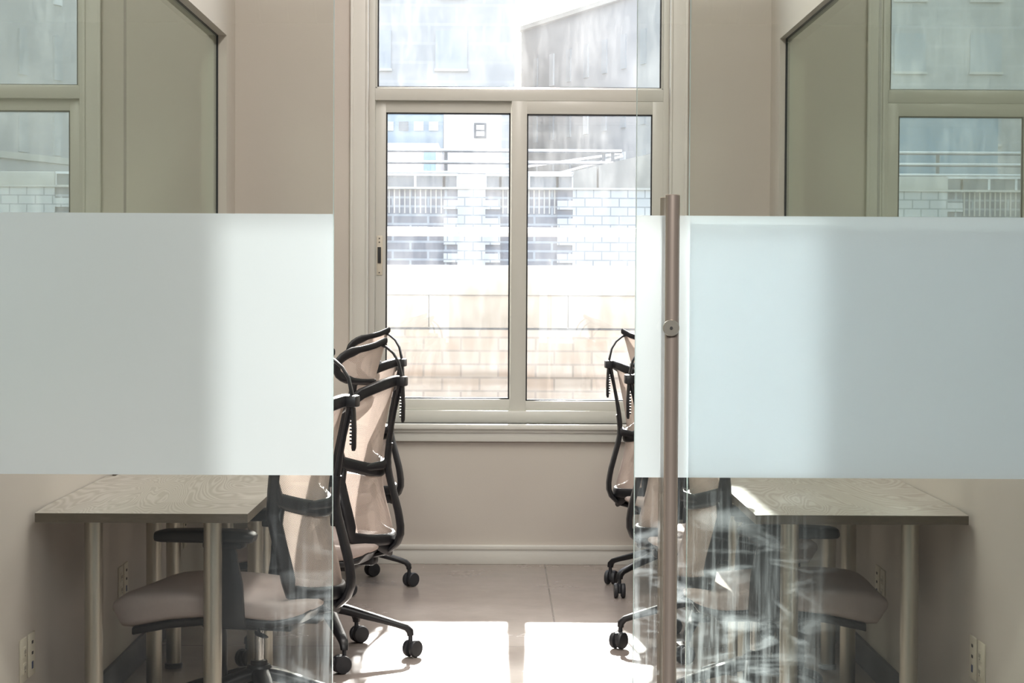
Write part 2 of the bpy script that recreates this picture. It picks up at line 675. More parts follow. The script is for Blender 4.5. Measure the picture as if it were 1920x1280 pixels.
def interp(tbl, x):
    if x <= tbl[0][0]:
        return tbl[0][1]
    if x >= tbl[-1][0]:
        return tbl[-1][1]
    for i in range(len(tbl) - 1):
        if tbl[i][0] <= x <= tbl[i + 1][0]:
            x0, y0 = tbl[i]
            x1, y1 = tbl[i + 1]
            xm, ym = tbl[i - 1] if i > 0 else (2 * x0 - x1, 2 * y0 - y1)
            xp, yp = tbl[i + 2] if i + 2 < len(tbl) else (2 * x1 - x0, 2 * y1 - y0)
            h = x1 - x0
            m0 = (y1 - ym) / (x1 - xm) * h
            m1 = (yp - y0) / (xp - x0) * h
            t = (x - x0) / h
            return ((2 * t ** 3 - 3 * t ** 2 + 1) * y0 + (t ** 3 - 2 * t ** 2 + t) * m0
                    + (-2 * t ** 3 + 3 * t ** 2) * y1 + (t ** 3 - t ** 2) * m1)


# ------------------------------------------------------------------ room dimensions
XL, XR = -1.300, 1.335          # faces of the side walls
XGL, XGR = -1.350, 1.372        # glass planes in the side walls
YB = 9.87                       # face of the window wall
YP = 4.60                       # glass partition
ZC = 4.20                       # ceiling
XO = 4.6                        # outer walls of the neighbouring offices
YC = -3.4                       # end of the corridor behind the photographer
OX0, OX1, OZ0, OZ1 = -0.645, 0.838, 0.695, 4.02   # window opening
ZH = 2.56                       # head of the side glazing
ZS = 0.985                      # sill of the side glazing

# floor and ceiling
structure(MB().box(-XO - .2, XO + .2, YP - .10, YB + .25, -0.2, 0.0).build('floor', M['floor'], smooth=False))
structure(MB().box(-XO - .2, XO + .2, YC - .2, YB + .25, ZC, ZC + .2).build('ceiling', M['ceiling'], smooth=False))
structure(MB().box(-XO - .2, XO + .2, YC - .2, YP - .10, -0.2, 0.0).build('floor', M['dark_floor'], smooth=False))  # unseen corridor floor, made dark to weaken its reflection in the glass
# window wall with the opening
b = MB()
b.box(-XO, OX0, YB, YB + .25, 0, ZC)
b.box(OX1, XO, YB, YB + .25, 0, ZC)
b.box(OX0, OX1, YB, YB + .25, 0, OZ0)
b.box(OX0, OX1, YB, YB + .25, OZ1, ZC)
structure(b.build('wall_back', M['wall'], smooth=False))


def side_wall(name, face, glass, sgn):
    """half-height wall, header and end pier around the interior glazing"""
    out_x = face + sgn * 0.12
    b = MB()
    x0, x1 = min(face, out_x), max(face, out_x)
    b.box(x0, x1, YP + .02, YB, 0, ZS)
    b.box(x0, x1, YP + .02, YB, ZH, ZC)
    b.box(x0, x1, 9.56, YB, ZS, ZH)
    b.box(x0, x1, YP + .02, YP + .12, ZS, ZH)
    structure(b.build(name, M['wall'], smooth=False))


side_wall('wall_left', XL, XGL, -1)
side_wall('wall_right', XR, XGR, 1)
structure(MB().box(-XO - .2, -XO, YP, YB, 0, ZC).build('wall_neighbour_left', M['wall'], smooth=False))
structure(MB().box(-XO - .2, -XO, YC, YP, 0, ZC).build('wall_corridor_left', M['corridor'], smooth=False))
structure(MB().box(XO, XO + .2, YP, YB, 0, ZC).build('wall_neighbour_right', M['wall'], smooth=False))
structure(MB().box(XO, XO + .2, YC, YP, 0, ZC).build('wall_corridor_right', M['corridor'], smooth=False))
structure(MB().box(-XO, XO, YC - .2, YC, 0, ZC).build('wall_corridor', M['corridor'], smooth=False))
# wall above the glass partition
structure(MB().box(-XO, XO, YP - .06, YP + .06, 2.62, ZC).build('wall_front', M['wall'], smooth=False))

# side glazing: two panes each with a thin dark joint
for k, (gx, sgn) in enumerate(((XGL, -1), (XGR, 1))):
    root = structure(empty('window_%d' % (k + 2), (gx, 7.2, ZS)))
    ys = [YP + .12, 7.235, 9.56]
    for a, c in zip(ys[:-1], ys[1:]):
        MB().box(-.005, .005, a - 7.2 + .0025, c - 7.2 - .0025, 0, ZH - ZS).build('glass_pane', M['side_glass'], root, smooth=False)
    MB().box(-.004, .004, 7.235 - 7.2 - .0024, 7.235 - 7.2 + .0024, 0, ZH - ZS).build('joint_seal', M['gasket'], root, smooth=False)
    b = MB()
    b.box(-.010, .010, 9.56 - 7.2 - .004, 9.56 - 7.2, 0, ZH - ZS)
    b.box(-.010, .010, YP + .12 - 7.2, 9.56 - 7.2, ZH - ZS - .004, ZH - ZS)
    b.build('edge_channel', M['gasket'], root, smooth=False)

# baseboards
b = MB()
b.box(XL, XR, YB - .016, YB, 0, .082, bev=.002)
b.box(XL, XR, YB - .022, YB, .072, .096, bev=.004)
structure(b.build('baseboard_back', M['white_paint']))
structure(MB().box(XL, XL + .014, YP + .12, YB - .022, 0, .10, bev=.003).build('baseboard_left', M['dark_base']))
structure(MB().box(XR - .014, XR, YP + .12, YB - .022, 0, .10, bev=.003).build('baseboard_right', M['dark_base']))

# ------------------------------------------------------------------ the window
win = structure(empty('window_1', (0, YB, OZ0)))
WZ = OZ0


def wbox(b, x0, x1, y0, y1, z0, z1, bev=.002):
    b.box(x0, x1, y0 - YB, y1 - YB, z0 - WZ, z1 - WZ, bev=bev)


# casing with two stepped mouldings, head and sill
b = MB()
wbox(b, OX0 - .080, OX0, YB - .012, YB, .60, OZ1 + .08, .003)
wbox(b, OX0 - .088, OX0 - .074, YB - .024, YB, .60, OZ1 + .09, .003)
wbox(b, OX0 - .012, OX0 + .0, YB - .020, YB + .02, OZ0, OZ1, .003)
wbox(b, OX1, OX1 + .080, YB - .012, YB, .60, OZ1 + .08, .003)
wbox(b, OX1 + .074, OX1 + .088, YB - .024, YB, .60, OZ1 + .09, .003)
wbox(b, OX1, OX1 + .012, YB - .020, YB + .02, OZ0, OZ1, .003)
wbox(b, OX0, OX1, YB - .012, YB, OZ1, OZ1 + .08, .003)
b.build('window_casing', M['white_paint'], win)
b = MB()
wbox(b, OX0 - .10, OX1 + .10, YB - .050, YB + .06, .668, OZ0, .006)
wbox(b, OX0 - .095, OX1 + .095, YB - .036, YB, .652, .670, .003)
wbox(b, OX0 - .09, OX1 + .09, YB - .026, YB, .607, .655, .006)
b.build('window_sill', M['white_paint'], win)
# outer frame
FY0, FY1 = YB + .05, YB + .11
b = MB()
fx0, fx1 = -.605, .800
wbox(b, OX0, fx0 - .010, FY0, FY1, OZ0, OZ1)
wbox(b, fx1 + .010, OX1, FY0, FY1, OZ0, OZ1)
wbox(b, fx0 - .010, fx1 + .010, FY0, FY1, OZ1 - .05, OZ1)
wbox(b, OX0 + .001, OX1 - .001, FY0 - .01, FY1 - .001, OZ0, .757)
wbox(b, fx0 - .010, fx1 + .010, FY0, FY1, 2.290, 2.350)
b.build('window_frame', M['alu'], win)
# fixed upper pane
b = MB()
wbox(b, fx0 - .010, fx0, FY0 + .012, FY1, 2.350, OZ1 - .05)
wbox(b, fx1, fx1 + .010, FY0 + .012, FY1, 2.350, OZ1 - .05)
wbox(b, fx0 - .010, fx1 + .010, FY0 + .012, FY1, 2.350, 2.357)
b.build('glazing_bead', M['alu'], win)
b = MB()
g = .0065
wbox(b, fx0, fx0 + g, FY0 + .02, FY1 - .01, 2.357, OZ1 - .05, 0)
wbox(b, fx1 - g, fx1, FY0 + .02, FY1 - .01, 2.357, OZ1 - .05, 0)
wbox(b, fx0, fx1, FY0 + .02, FY1 - .01, 2.357, 2.357 + g * .6, 0)
b.build('gasket', M['gasket'], win, smooth=False)
b = MB()
wbox(b, fx0 + g, fx1 - g, FY0 + .030, FY0 + .036, 2.357, OZ1 - .05, 0)
b.build('glass_pane', M['window_glass'], win, smooth=False)


def sash(x0, x1, gx0, gx1, y0, z0, z1, gz0, gz1):
    b = MB()
    wbox(b, x0, gx0, y0, y0 + .028, z0, z1)
    wbox(b, gx1, x1, y0, y0 + .028, z0, z1)
    wbox(b, gx0 - .002, gx1 + .002, y0 + .0006, y0 + .0274, z0, gz0)
    wbox(b, gx0 - .002, gx1 + .002, y0 + .0006, y0 + .0274, gz1, z1)
    s = b.build('sash', M['alu'], win)
    b = MB()
    wbox(b, gx0, gx0 + g, y0 + .004, y0 + .022, gz0, gz1, 0)
    wbox(b, gx1 - g, gx1, y0 + .004, y0 + .022, gz0, gz1, 0)
    wbox(b, gx0, gx1, y0 + .004, y0 + .022, gz0, gz0 + g, 0)
    wbox(b, gx0, gx1, y0 + .004, y0 + .022, gz1 - g, gz1, 0)
    b.build('gasket', M['gasket'], s, smooth=False)
    b = MB()
    wbox(b, gx0 + g, gx1 - g, y0 + .011, y0 + .016, gz0 + g, gz1 - g, 0)
    b.build('glass_pane', M['window_glass'], s, smooth=False)
    return s


s1 = sash(-.614, .062, -.562, .0545, FY0 + .030, .757, 2.290, .812, 2.232)
s2 = sash(.0605, .812, .1365, .757, FY0 + .001, .757, 2.290, .806, 2.226)
# sash latch on the left stile
b = MB()
wbox(b, -.607, -.573 - .004, FY0 + .025, FY0 + .031, 1.425, 1.622, .003)
la = b.build('latch_plate', M['plate'], s1)
b = MB()
wbox(b, -.602, -.585, FY0 + .021, FY0 + .027, 1.485, 1.565, .001)
wbox(b, -.597, -.590, FY0 + .022, FY0 + .027, 1.587, 1.592, 0)
wbox(b, -.596, -.591, FY0 + .022, FY0 + .027, 1.606, 1.611, 0)
wbox(b, -.596, -.591, FY0 + .022, FY0 + .027, 1.436, 1.441, 0)
b.build('latch_slot', M['slot'], s1)

# ------------------------------------------------------------------ glass partition and sliding door
FZ0, FZ1 = 0.938, 1.540      # frosted band


def glass_sheet(name, x0, x1, y, z0, z1, mat, parent, ox, oz):
    b = MB()
    b.box(x0 - ox, x1 - ox, y - .006, y + .006, z0 - oz, z1 - oz, bev=.0016, seg=1)
    o = b.build(name, [mat, M['glass_edge']], parent, smooth=False)
    for p in o.data.polygons:
        if abs(p.normal.y) < 0.97:
            p.material_index = 1
    return o


def film_sheet(x0, x1, yoff, z0, z1, parent, ox, oz):
    b = MB()
    vs = [b.bm.verts.new((x - ox, yoff, z - oz)) for x, z in ((x0, z0), (x1, z0), (x1, z1), (x0, z1))]
    b.bm.faces.new(vs)
    o = b.build('frosted_film', M['film'], parent, smooth=False)
    o['label'] = 'frosted privacy band'
    return o


gl = empty('glass_partition', (-.84, YP, 0))
tag(gl, 'left fixed glass partition panel with frosted band in front of the left desks', 'glass panel')
glass_sheet('glass_sheet', XL - .06, -.379, 0, .02, 2.62, M['glass_left'], gl, -.84, 0)
film_sheet(XL - .055, -.3805, .0072, FZ0, FZ1, gl, -.84, 0)
MB().box(XL - .06 + .84, -.379 + .84, -.018, .018, 0.0, .035, bev=.002).build('floor_channel', M['chrome'], gl)
gr = empty('glass_partition', (.90, YP, 0))
tag(gr, 'right fixed glass partition panel with frosted band, behind the sliding door with the steel handle', 'glass panel')
glass_sheet('glass_sheet', .436, XR + .06, 0, .02, 2.62, M['glass_right'], gr, .90, 0)
film_sheet(.4375, XR + .055, .0072, FZ0, FZ1, gr, .90, 0)
MB().box(.436 - .90, XR + .06 - .90, -.018, .018, 0.0, .035, bev=.002).build('floor_channel', M['chrome'], gr)

DX0, DX1, DY = .311, 1.24, YP - .045
door = structure(empty('door_1', ((DX0 + DX1) / 2, DY, 0)))
door['label'] = 'sliding glass door with frosted band and long steel pull handle'
dox = (DX0 + DX1) / 2
glass_sheet('door_glass', DX0, DX1, 0, .015, 2.60, M['glass_door'], door, dox, 0)
film_sheet(DX0 + .0015, DX1 - .002, .0072, FZ0 + .003, FZ1 - .001, door, dox, 0)
HX = .3885 - dox


def handle(yc, z0, z1):
    b = MB()
    b.lathe([(.0150, z0), (.0162, z0 + .0015), (.0162, z1 - .0015), (.0150, z1)], (HX, yc, 0), n=32)
    return b.build('pull_handle', M['handle_steel'], door)


h1 = handle(-.075, .10, 1.583)
h2 = handle(.070, .10, 1.583)
for z in (1.285, .40):
    b = MB()
    b.lathe([(.0175, -.098), (.0185, -.0965), (.0185, -.088), (.0105, -.086), (.0105, .072), (.013, .074)], (HX - .003, 0, z), axis='Y', n=28)
    so_ = b.build('handle_standoff', M['leg_steel'], door)
    so_['label'] = 'round chrome standoff'
    b = MB()
    b.lathe([(.0035, -.1000), (.0035, -.0975)], (HX - .003, 0, z), axis='Y', n=8)
    b.build('set_screw', M['slot'], so_)
b = MB()
b.box(-XO, XO, YP - .075, YP + .03, 2.60, 2.70, bev=.003)
structure(b.build('trim_1', M['alu']))

# ------------------------------------------------------------------ desks
DZ, DT = .74, .0255


def make_desk(sgn, y0, y1, xw, xa, label):
    """xw = wall side, xa = aisle side; a cable notch is cut into the wall edge"""
    L = y1 - y0
    root = empty('desk', ((xw + xa) / 2, (y0 + y1) / 2, 0))
    tag(root, label, 'desk', 'desks along the two side walls')
    cx, cy = (xw + xa) / 2, (y0 + y1) / 2
    s = 1 if xa > xw else -1
    yn = L - .28
    poly = [(xw + .012 * s, y0), (xa, y0), (xa, y1), (xw, y1), (xw, y0 + yn + .05)]
    poly += [(xw + .028 * s, y0 + yn + .045), (xw + .028 * s, y0 + yn - .045), (xw, y0 + yn - .05), (xw, y0 + .20)]
    poly = [(x - cx, y - cy) for x, y in poly]
    b = MB()
    b.prism(poly, DZ - DT, DZ)
    bmesh.ops.recalc_face_normals(b.bm, faces=b.bm.faces[:])
    for f in b.bm.faces:
        f.material_index = 0 if abs(f.normal.z) > .5 else 1
    top = b.build('desk_top', [M['wood'], M['wood_edge']], root, smooth=False)
    top['label'] = 'grey-washed wood grain top'
    b = MB()
    for a, c in ((poly[0], poly[1]),):
        pass
    legs = [(xw + .135 * s, y0 + .20), (xa - .125 * s, y0 + (.20 if y0 < 6 else .088)), (xw + .135 * s, y1 - .20), (xa - .125 * s, y1 - .20)]
    for lx, ly in legs:
        b = MB()
        x, y = lx - cx, ly - cy
        b.lathe([(.0265, .018), (.0265, DZ - DT - .004)], (x, y, 0), n=32)
        lg = b.build('leg', M['leg_steel'], root)
        b = MB()
        b.lathe([(.031, 0), (.032, .003), (.032, .016), (.027, .019)], (x, y, 0), n=24)
        b.build('foot', M['rubber'], lg)
        b = MB()
        b.box(x - .045, x + .045, y - .045, y + .045, DZ - DT - .005, DZ - DT, bev=.001)
        b.build('mounting_plate', M['leg_steel'], lg)
    return root


DLY = [5.54, 6.955, 8.37, 9.785]
names_l = ['near left desk against the left wall, nearest the left glass panel',
           'middle desk of the left row, between the nearest one and the window end',
           'far left desk in the left row, closest to the window wall']
names_r = ['near right desk against the right wall with a bright sun strip on its aisle edge',
           'middle desk of the right row, behind the sunlit nearest desk',
           'far right desk in the right row, closest to the window wall']
for i in range(3):
    make_desk(-1, DLY[i] + .003, DLY[i + 1] - .003, XL + .004, -.694, names_l[i])
for i in range(3):
    make_desk(1, DLY[i] + .003 + .03, DLY[i + 1] - .003 + .03, XR - .004, .722, names_r[i])

# ------------------------------------------------------------------ chairs (local: faces -X, back at +X, origin on the floor under the gas lift)
RC = [(.372, .13), (.385, .20), (.41, .252), (.456, .283), (.53, .280), (.60, .263), (.70, .238), (.75, .236), (.85, .250), (.95, .270), (1.03, .288)]
WW = [(.44, .165), (.50, .195), (.58, .205), (.70, .198), (.80, .208), (.90, .222), (1.0, .225)]
WRAP = .105


def S(u, z, off=0.0):
    r = interp(RC, max(z, .42)) - .022 - off
    return Vector((r - WRAP * u * u * (1.0 if z > .5 else 1.0), u * interp(WW, z), z))


def z_top(u):
    return 1.028 - .062 * u * u


def z_waist(u):
    return .700 + .045 * u * u


def make_chair():
    root = empty('office_chair')
    # --- base
    b = MB()
    b.lathe([(.030, .155), (.038, .16), (.042, .175), (.040, .205), (.034, .215)], n=24)
    base = b.build('star_base', M['black'], root)
    for k in range(5):
        a = 2 * PI * k / 5
        d = Vector((math.cos(a), math.sin(a), 0))
        n_ = Vector((-d.y, d.x, 0))
        b = MB()
        pts = [d * r + Vector((0, 0, z)) for r, z in ((.02, .190), (.08, .178), (.18, .150), (.27, .124), (.305, .112), (.318, .098), (.320, .082))]
        b.sweep(pts, [(.060, .040), (.056, .038), (.046, .030), (.038, .024), (.034, .024), (.030, .026), (.026, .024)], up=tuple(n_), n=12, power=3.0)
        b.build('base_leg', M['black'], base)
        # caster: stem, hood and two wheels, each swivelled its own way
        b = MB()
        c = d * .320
        sw = a + (0.9, -0.7, 2.2, 0.35, -1.4)[k]
        t = Vector((math.cos(sw), math.sin(sw), 0))
        ax = Vector((-t.y, t.x, 0))
        cc = c + t * .012
        b.lathe([(.008, .05), (.008, .085)], (c.x, c.y, 0), n=12)
        rot = Matrix((t, ax, Vector((0, 0, 1)))).transposed()
        for sd in (-1, 1):
            prof = [(.010, -.010), (.026, -.010), (.0315, -.007), (.033, -.003), (.033, .004), (.030, .009), (.012, .011)]
            ring0 = len(b.bm.verts)
            b.bm.verts.ensure_lookup_table()
            before = set(b.bm.verts)
            b.lathe([(r, h * sd) for r, h in prof], (0, 0, 0), axis='Y', n=20)
            for v in b.bm.verts:
                if v not in before:
                    v.co = rot @ (v.co + Vector((0, sd * .0155, 0))) + Vector((cc.x, cc.y, .0332))
        before = set(b.bm.verts)
        b.box(-.020, .022, -.006, .006, -.012, .030, bev=.004)
        for v in b.bm.verts:
            if v not in before:
                v.co = rot @ v.co + Vector((cc.x, cc.y, .0332))
        b.build('caster', M['rubber'], base)
    # --- gas lift
    b = MB()
    b.lathe([(.026, .20), (.026, .225), (.024, .228)], n=20)
    gl_ = b.build('gas_lift', M['black'], root)
    MB().lathe([(.014, .22), (.014, .345)], n=18).build('piston', M['chrome'], gl_).__setitem__('label', 'chrome piston')
    # --- mechanism
    b = MB()
    b.box(-.16, .13, -.075, .075, .330, .385, bev=.012)
    b.box(.06, .20, -.035, .035, .350, .385, bev=.010)
    b.box(-.10, .02, -.235, .235, .372, .392, bev=.006)
    mech = b.build('tilt_mechanism', M['black'], root)
    b = MB()
    b.lathe([(.020, .17), (.027, .175), (.027, .30), (.022, .335)], (-.13, 0.0, 0), n=20)
    b.build('tension_knob', M['black'], mech)
    b = MB()
    b.tube([(.04, -.06, .352), (.045, -.14, .350), (.07, -.20, .345)], .0045, 8)
    b.sweep([(.055, -.185, .347), (.075, -.21, .344), (.10, -.235, .342)], [(.014, .008), (.030, .008), (.020, .006)], up=(.7, .7, 0), n=10)
    b.build('height_lever', M['black'], mech)
    # --- seat cushion
    top_t = [(-.375, .436), (-.35, .456), (-.30, .468), (-.20, .472), (-.08, .468), (.03, .458), (.12, .451), (.19, .452), (.225, .446)]
    bot_t = [(-.375, .388), (-.35, .348), (-.30, .353), (-.20, .374), (-.08, .388), (.03, .390), (.12, .384), (.19, .398), (.225, .418)]
    wid_t = [(-.375, .46), (-.35, .49), (-.30, .505), (-.20, .51), (-.05, .51), (.08, .50), (.15, .47), (.20, .41), (.225, .33)]

    def loft(b, xs, topf, botf, widf, n=40, power=6.0):
        rings = []
        for x in xs:
            zt, zb, wd = topf(x), botf(x), widf(x)
            zc, hh = (zt + zb) / 2, max((zt - zb) / 2, .001)
            ring = []
            for j in range(n):
                th = 2 * PI * (j + .5) / n
                cx, sx = math.cos(th), math.sin(th)
                y = math.copysign(abs(cx) ** (2 / power), cx) * wd / 2
                z = math.copysign(abs(sx) ** (2 / 5.0), sx) * hh
                dip = -.006 * (1 - (2 * y / wd) ** 2) if sx > 0 else 0
                ring.append(b.bm.verts.new((x, y, zc + z + dip)))
            rings.append(ring)
        for A, B in zip(rings[:-1], rings[1:]):
            for j in range(n):
                b.bm.faces.new((A[j], A[(j + 1) % n], B[(j + 1) % n], B[j]))
        b.bm.faces.new(list(reversed(rings[0])))
        b.bm.faces.new(rings[-1])

    b = MB()
    xs = [-.384, -.381, -.375, -.365, -.35, -.32, -.28, -.24, -.20, -.15, -.10, -.05, 0, .04, .08, .12, .15, .175, .20, .215, .225, .231, .233]

    def endf(x):
        if x < -.375:
            return max(.25, math.sqrt(max(0, 1 - ((-.375 - x) / .0095) ** 2)))
        if x > .225:
            return max(.2, math.sqrt(max(0, 1 - ((x - .225) / .0085) ** 2)))
        return 1

    def tf(x):
        xx = min(max(x, -.375), .225)
        m_ = (interp(top_t, xx) + interp(bot_t, xx)) / 2
        return m_ + (interp(top_t, xx) - m_) * endf(x)

    def bf(x):
        xx = min(max(x, -.375), .225)
        m_ = (interp(top_t, xx) + interp(bot_t, xx)) / 2
        return m_ + (interp(bot_t, xx) - m_) * endf(x)
    loft(b, xs, tf, bf, lambda x: interp(wid_t, min(max(x, -.375), .225)) * (.93 + .07 * endf(x)))
    seat = b.build('seat', M['seat_fabric'], root)
    seat['label'] = 'taupe fabric seat cushion'
    b = MB()
    xs2 = [-.315, -.305, -.28, -.20, -.10, 0, .08, .14, .19, .21, .218]
    loft(b, xs2, lambda x: interp(bot_t, x) + .012, lambda x: interp(bot_t, x) - (.022 if -.33 < x < .2 else .004),
         lambda x: interp(wid_t, x) * .955, power=5)
    b.build('seat_shell', M['black'], seat)
    # --- back frame: closed outline on the curved back surface
    pts, sz = [], []
    n = 14
    for i in range(n + 1):                       # up the -Y stile
        z = .47 + (.94 - .47) * i / n
        pts.append(S(-1, z)); sz.append((.044 if z < .72 else .032, .026))
    for i in range(1, 10):
        u = -1 + 2 * i / 10
        zz = z_top(u)
        p = S(u, zz); p.x += .004
        pts.append(p); sz.append((.040, .028))
    for i in range(n + 1):
        z = .94 - (.94 - .47) * i / n
        pts.append(S(1, z)); sz.append((.044 if z < .72 else .032, .026))
    for i in range(1, 8):
        u = 1 - 2 * i / 8
        p = S(u, .45 + .012 * u * u)
        pts.append(p); sz.append((.042, .024))
    k = len(pts)

    def nrm_up(i):
        t = (pts[(i + 1) % k] - pts[(i - 1) % k]).normalized()
        nn = Vector((1, 0.9 * pts[i].y / .2, 0)).normalized()
        return t.cross(nn)
    b = MB()
    b.sweep(pts, sz, up=nrm_up, n=12, power=3.2, closed=True)
    wp = [S(-1 + 2 * i / 12, z_waist(-1 + 2 * i / 12)) for i in range(13)]
    b.sweep(wp, (.048, .024), up=(0, 0, 1), n=12, power=3.2)
    # gussets where the waist bar meets the stiles
    for sd in (-1, 1):
        b.sweep([S(sd * .98, .80), S(sd * .93, .755), S(sd * .90, .735)], [(.012, .02), (.034, .022), (.03, .02)], up=(0, 1, 0), n=10)
        b.sweep([S(sd * .98, .65), S(sd * .93, .695), S(sd * .90, .715)], [(.012, .02), (.034, .022), (.03, .02)], up=(0, 1, 0), n=10)
    bf_ = b.build('back_frame', M['black'], root)
    b = MB()
    b.grid(lambda s, t: S(-.99 + 1.98 * s, z_waist(-.99 + 1.98 * s) + (z_top(-.99 + 1.98 * s) * .0 + (1.0 - .02) * 0 + (.945 + .08 * (1 - (2 * s - 1) ** 2) - z_waist(-.99 + 1.98 * s)) * t), .004), 20, 16)
    mm = b.build('back_mesh', M['mesh'], root)
    mm['label'] = 'beige woven mesh panel'
    b = MB()
    b.grid(lambda s, t: S(-.99 + 1.98 * s, .455 + (z_waist(-.99 + 1.98 * s) - .455) * t, .004 + .012 * math.sin(PI * t)), 20, 10)
    mm = b.build('lumbar_mesh', M['mesh'], root)
    mm['label'] = 'beige woven mesh lumbar panel'
    # --- spine: from under the seat up behind the back
    sp = []
    for i in range(15):
        z = .372 + (.80 - .372) * (i / 14)
        sp.append(Vector((interp(RC, z) + .006, 0, z)))
    sp = [Vector((.10, 0, .362)), Vector((.16, 0, .362))] + sp
    b = MB()
    b.sweep(sp, [(.06, .02), (.06, .022)] + [(.070 - .03 * i / 14, .022) for i in range(15)], up=(0, 1, 0), n=12, power=3)
    for sd in (-1, 1):   # fork from the spine to the ends of the lower frame
        b.sweep([(interp(RC, .72) + .002, 0, .73), (interp(RC, .70) - .004, sd * .05, .722), S(sd * .55, .716) + Vector((.006, 0, 0))],
                [(.04, .02), (.034, .018), (.024, .014)], up=(0, 0, 1), n=10)
        b.sweep([(interp(RC, .41), 0, .405), S(sd * .35, .43) + Vector((.004, 0, -.008)), S(sd * .75, .462)],
                [(.045, .02), (.038, .018), (.026, .014)], up=(0, 0, 1), n=10)
    b.sweep([Vector((interp(RC, z) + .004, 0, z)) for z in (.80, .86, .92, .98, 1.02)], [(.040, .020), (.034, .016), (.032, .014), (.036, .016), (.046, .02)], up=(0, 1, 0), n=10)
    b.build('spine', M['black'], root)
    # --- headrest: ring, mesh, ratchet strap and block
    hr = MB()
    hp, hs = [], []
    K = 32
    for i in range(K):
        a = 2 * PI * i / K
        c_, s_ = math.cos(a), math.sin(a)
        y = math.copysign(abs(c_) ** .72, c_) * .142
        zz = math.copysign(abs(s_) ** .80, s_)
        peak = .020 * math.exp(-(y / .035) ** 2) if s_ > 0 else 0
        z = 1.084 + zz * .066 + peak + .004 * (1 - (y / .142) ** 2)
        x = .205 - .115 * (abs(y) / .142) ** 1.7 + .030 * (zz * .5) + (.012 if peak > .01 else 0)
        hp.append(Vector((x, y, z)))
        hs.append((.024 if abs(c_) < .6 else .034, .016))

    def h_up(i):
        t = (hp[(i + 1) % K] - hp[(i - 1) % K]).normalized()
        return t.cross(Vector((1, .6 * hp[i].y / .14, 0)).normalized())
    hr.sweep(hp, hs, up=h_up, n=12, power=2.6, closed=True)
    head = hr.build('headrest', M['black'], root)
    hm = MB()
    half = K // 2

    def hfn(s, t):
        i = s * (half - 2) + 1
        i0 = int(math.floor(i)); f = i - i0
        a0, a1 = hp[i0 % K], hp[(i0 + 1) % K]
        lo0, lo1 = hp[(-i0) % K], hp[(-i0 - 1) % K]
        pt = a0.lerp(a1, f)
        pl = lo0.lerp(lo1, f)
        return pl.lerp(pt, t)
    hm.grid(hfn, 20, 8)
    q = hm.build('headrest_mesh', M['mesh'], head)
    q['label'] = 'beige woven mesh headrest panel'
    b = MB()
    stp = [(.214, 0, 1.158), (.236, 0, 1.150), (.262, 0, 1.128), (.282, 0, 1.095), (.292, 0, 1.05), (.297, 0, 1.00), (.300, 0, .94), (.299, 0, .885), (.298, 0, .876)]
    b.sweep(stp, [(.030, .010), (.026, .009), (.022, .008), (.022, .008), (.024, .010), (.030, .012), (.030, .012), (.028, .012), (.018, .008)], up=(0, 1, 0), n=10, power=3)
    for i in range(9):
        z = .985 - i * .011
        b.box(.288, .294, -.009, .009, z - .003, z + .003)
    b.build('headrest_strap', M['black'], head)
    b = MB()
    b.box(.276, .312, -.026, .026, 1.008, 1.044, bev=.006)
    b.build('headrest_clamp', M['black'], head)
    # --- armrests
    for sd in (-1, 1):
        b = MB()
        b.sweep([(-.02, sd * .225, .380), (-.015, sd * .252, .383), (-.010, sd * .266, .41), (-.006, sd * .268, .50), (-.012, sd * .268, .58), (-.018, sd * .268, .622)],
                [(.115, .03), (.118, .03), (.112, .028), (.094, .026), (.072, .024), (.066, .024)], up=(1, 0, 0), n=12, power=3.4)
        post = b.build('armrest', M['black'], root)
        b = MB()
        ap = [(-.222, .618), (-.216, .617), (-.20, .618), (-.16, .6195), (-.08, .622), (0, .623), (.05, .622), (.072, .619), (.079, .617)]
        b.sweep([(x, sd * (.266 + .010 * math.sin((x + .22) * 9)), z + .020) for x, z in ap],
                [(.06, .022), (.080, .031), (.090, .036), (.092, .038), (.088, .040), (.084, .040), (.080, .036), (.070, .030), (.056, .020)], up=(0, 1, 0), n=16, power=4.0)
        b.build('arm_pad', M['black'], post)
        MB().box(-.075, .045, sd * .266 - .028, sd * .266 + .028, .606, .627, bev=.006).build('pad_bracket', M['black'], post)
    return root


chair = make_chair()
# x, y, facing rotation, base turned, label
CH = [(-.728, 6.10, -12, 'mesh office chair at the nearest left desk, seat seen below the left frosted band'),
      (-.64, 7.37, -12, 'middle mesh office chair of the left row, in the door opening with sunlit casters'),
      (-.722, 9.13, -14, 'farthest left mesh office chair, nearest the window, headrest rising behind the middle chair'),
      (.815, 6.29, 178, 'mesh office chair at the nearest right desk, behind the smeared glass'),
      (.790, 7.58, 184, 'middle mesh office chair of the right row, caster in the sun patch'),
      (.790, 9.02, 186, 'farthest right mesh office chair by the window, half hidden by the sliding door edge')]
BT = [10, 12, 10, 8, -3, 33]
for i, (x, y, a, lab) in enumerate(CH):
    c = chair if i == 0 else copy_tree(chair)
    c.location = (x, y, 0)
    c.rotation_euler = (0, 0, R(a))
    tag(c, lab, 'chair', 'mesh office chairs at the desks')
    for ch in c.children:
        if ch.name.startswith('star_base'):
            ch.rotation_euler = (0, 0, R(BT[i]))

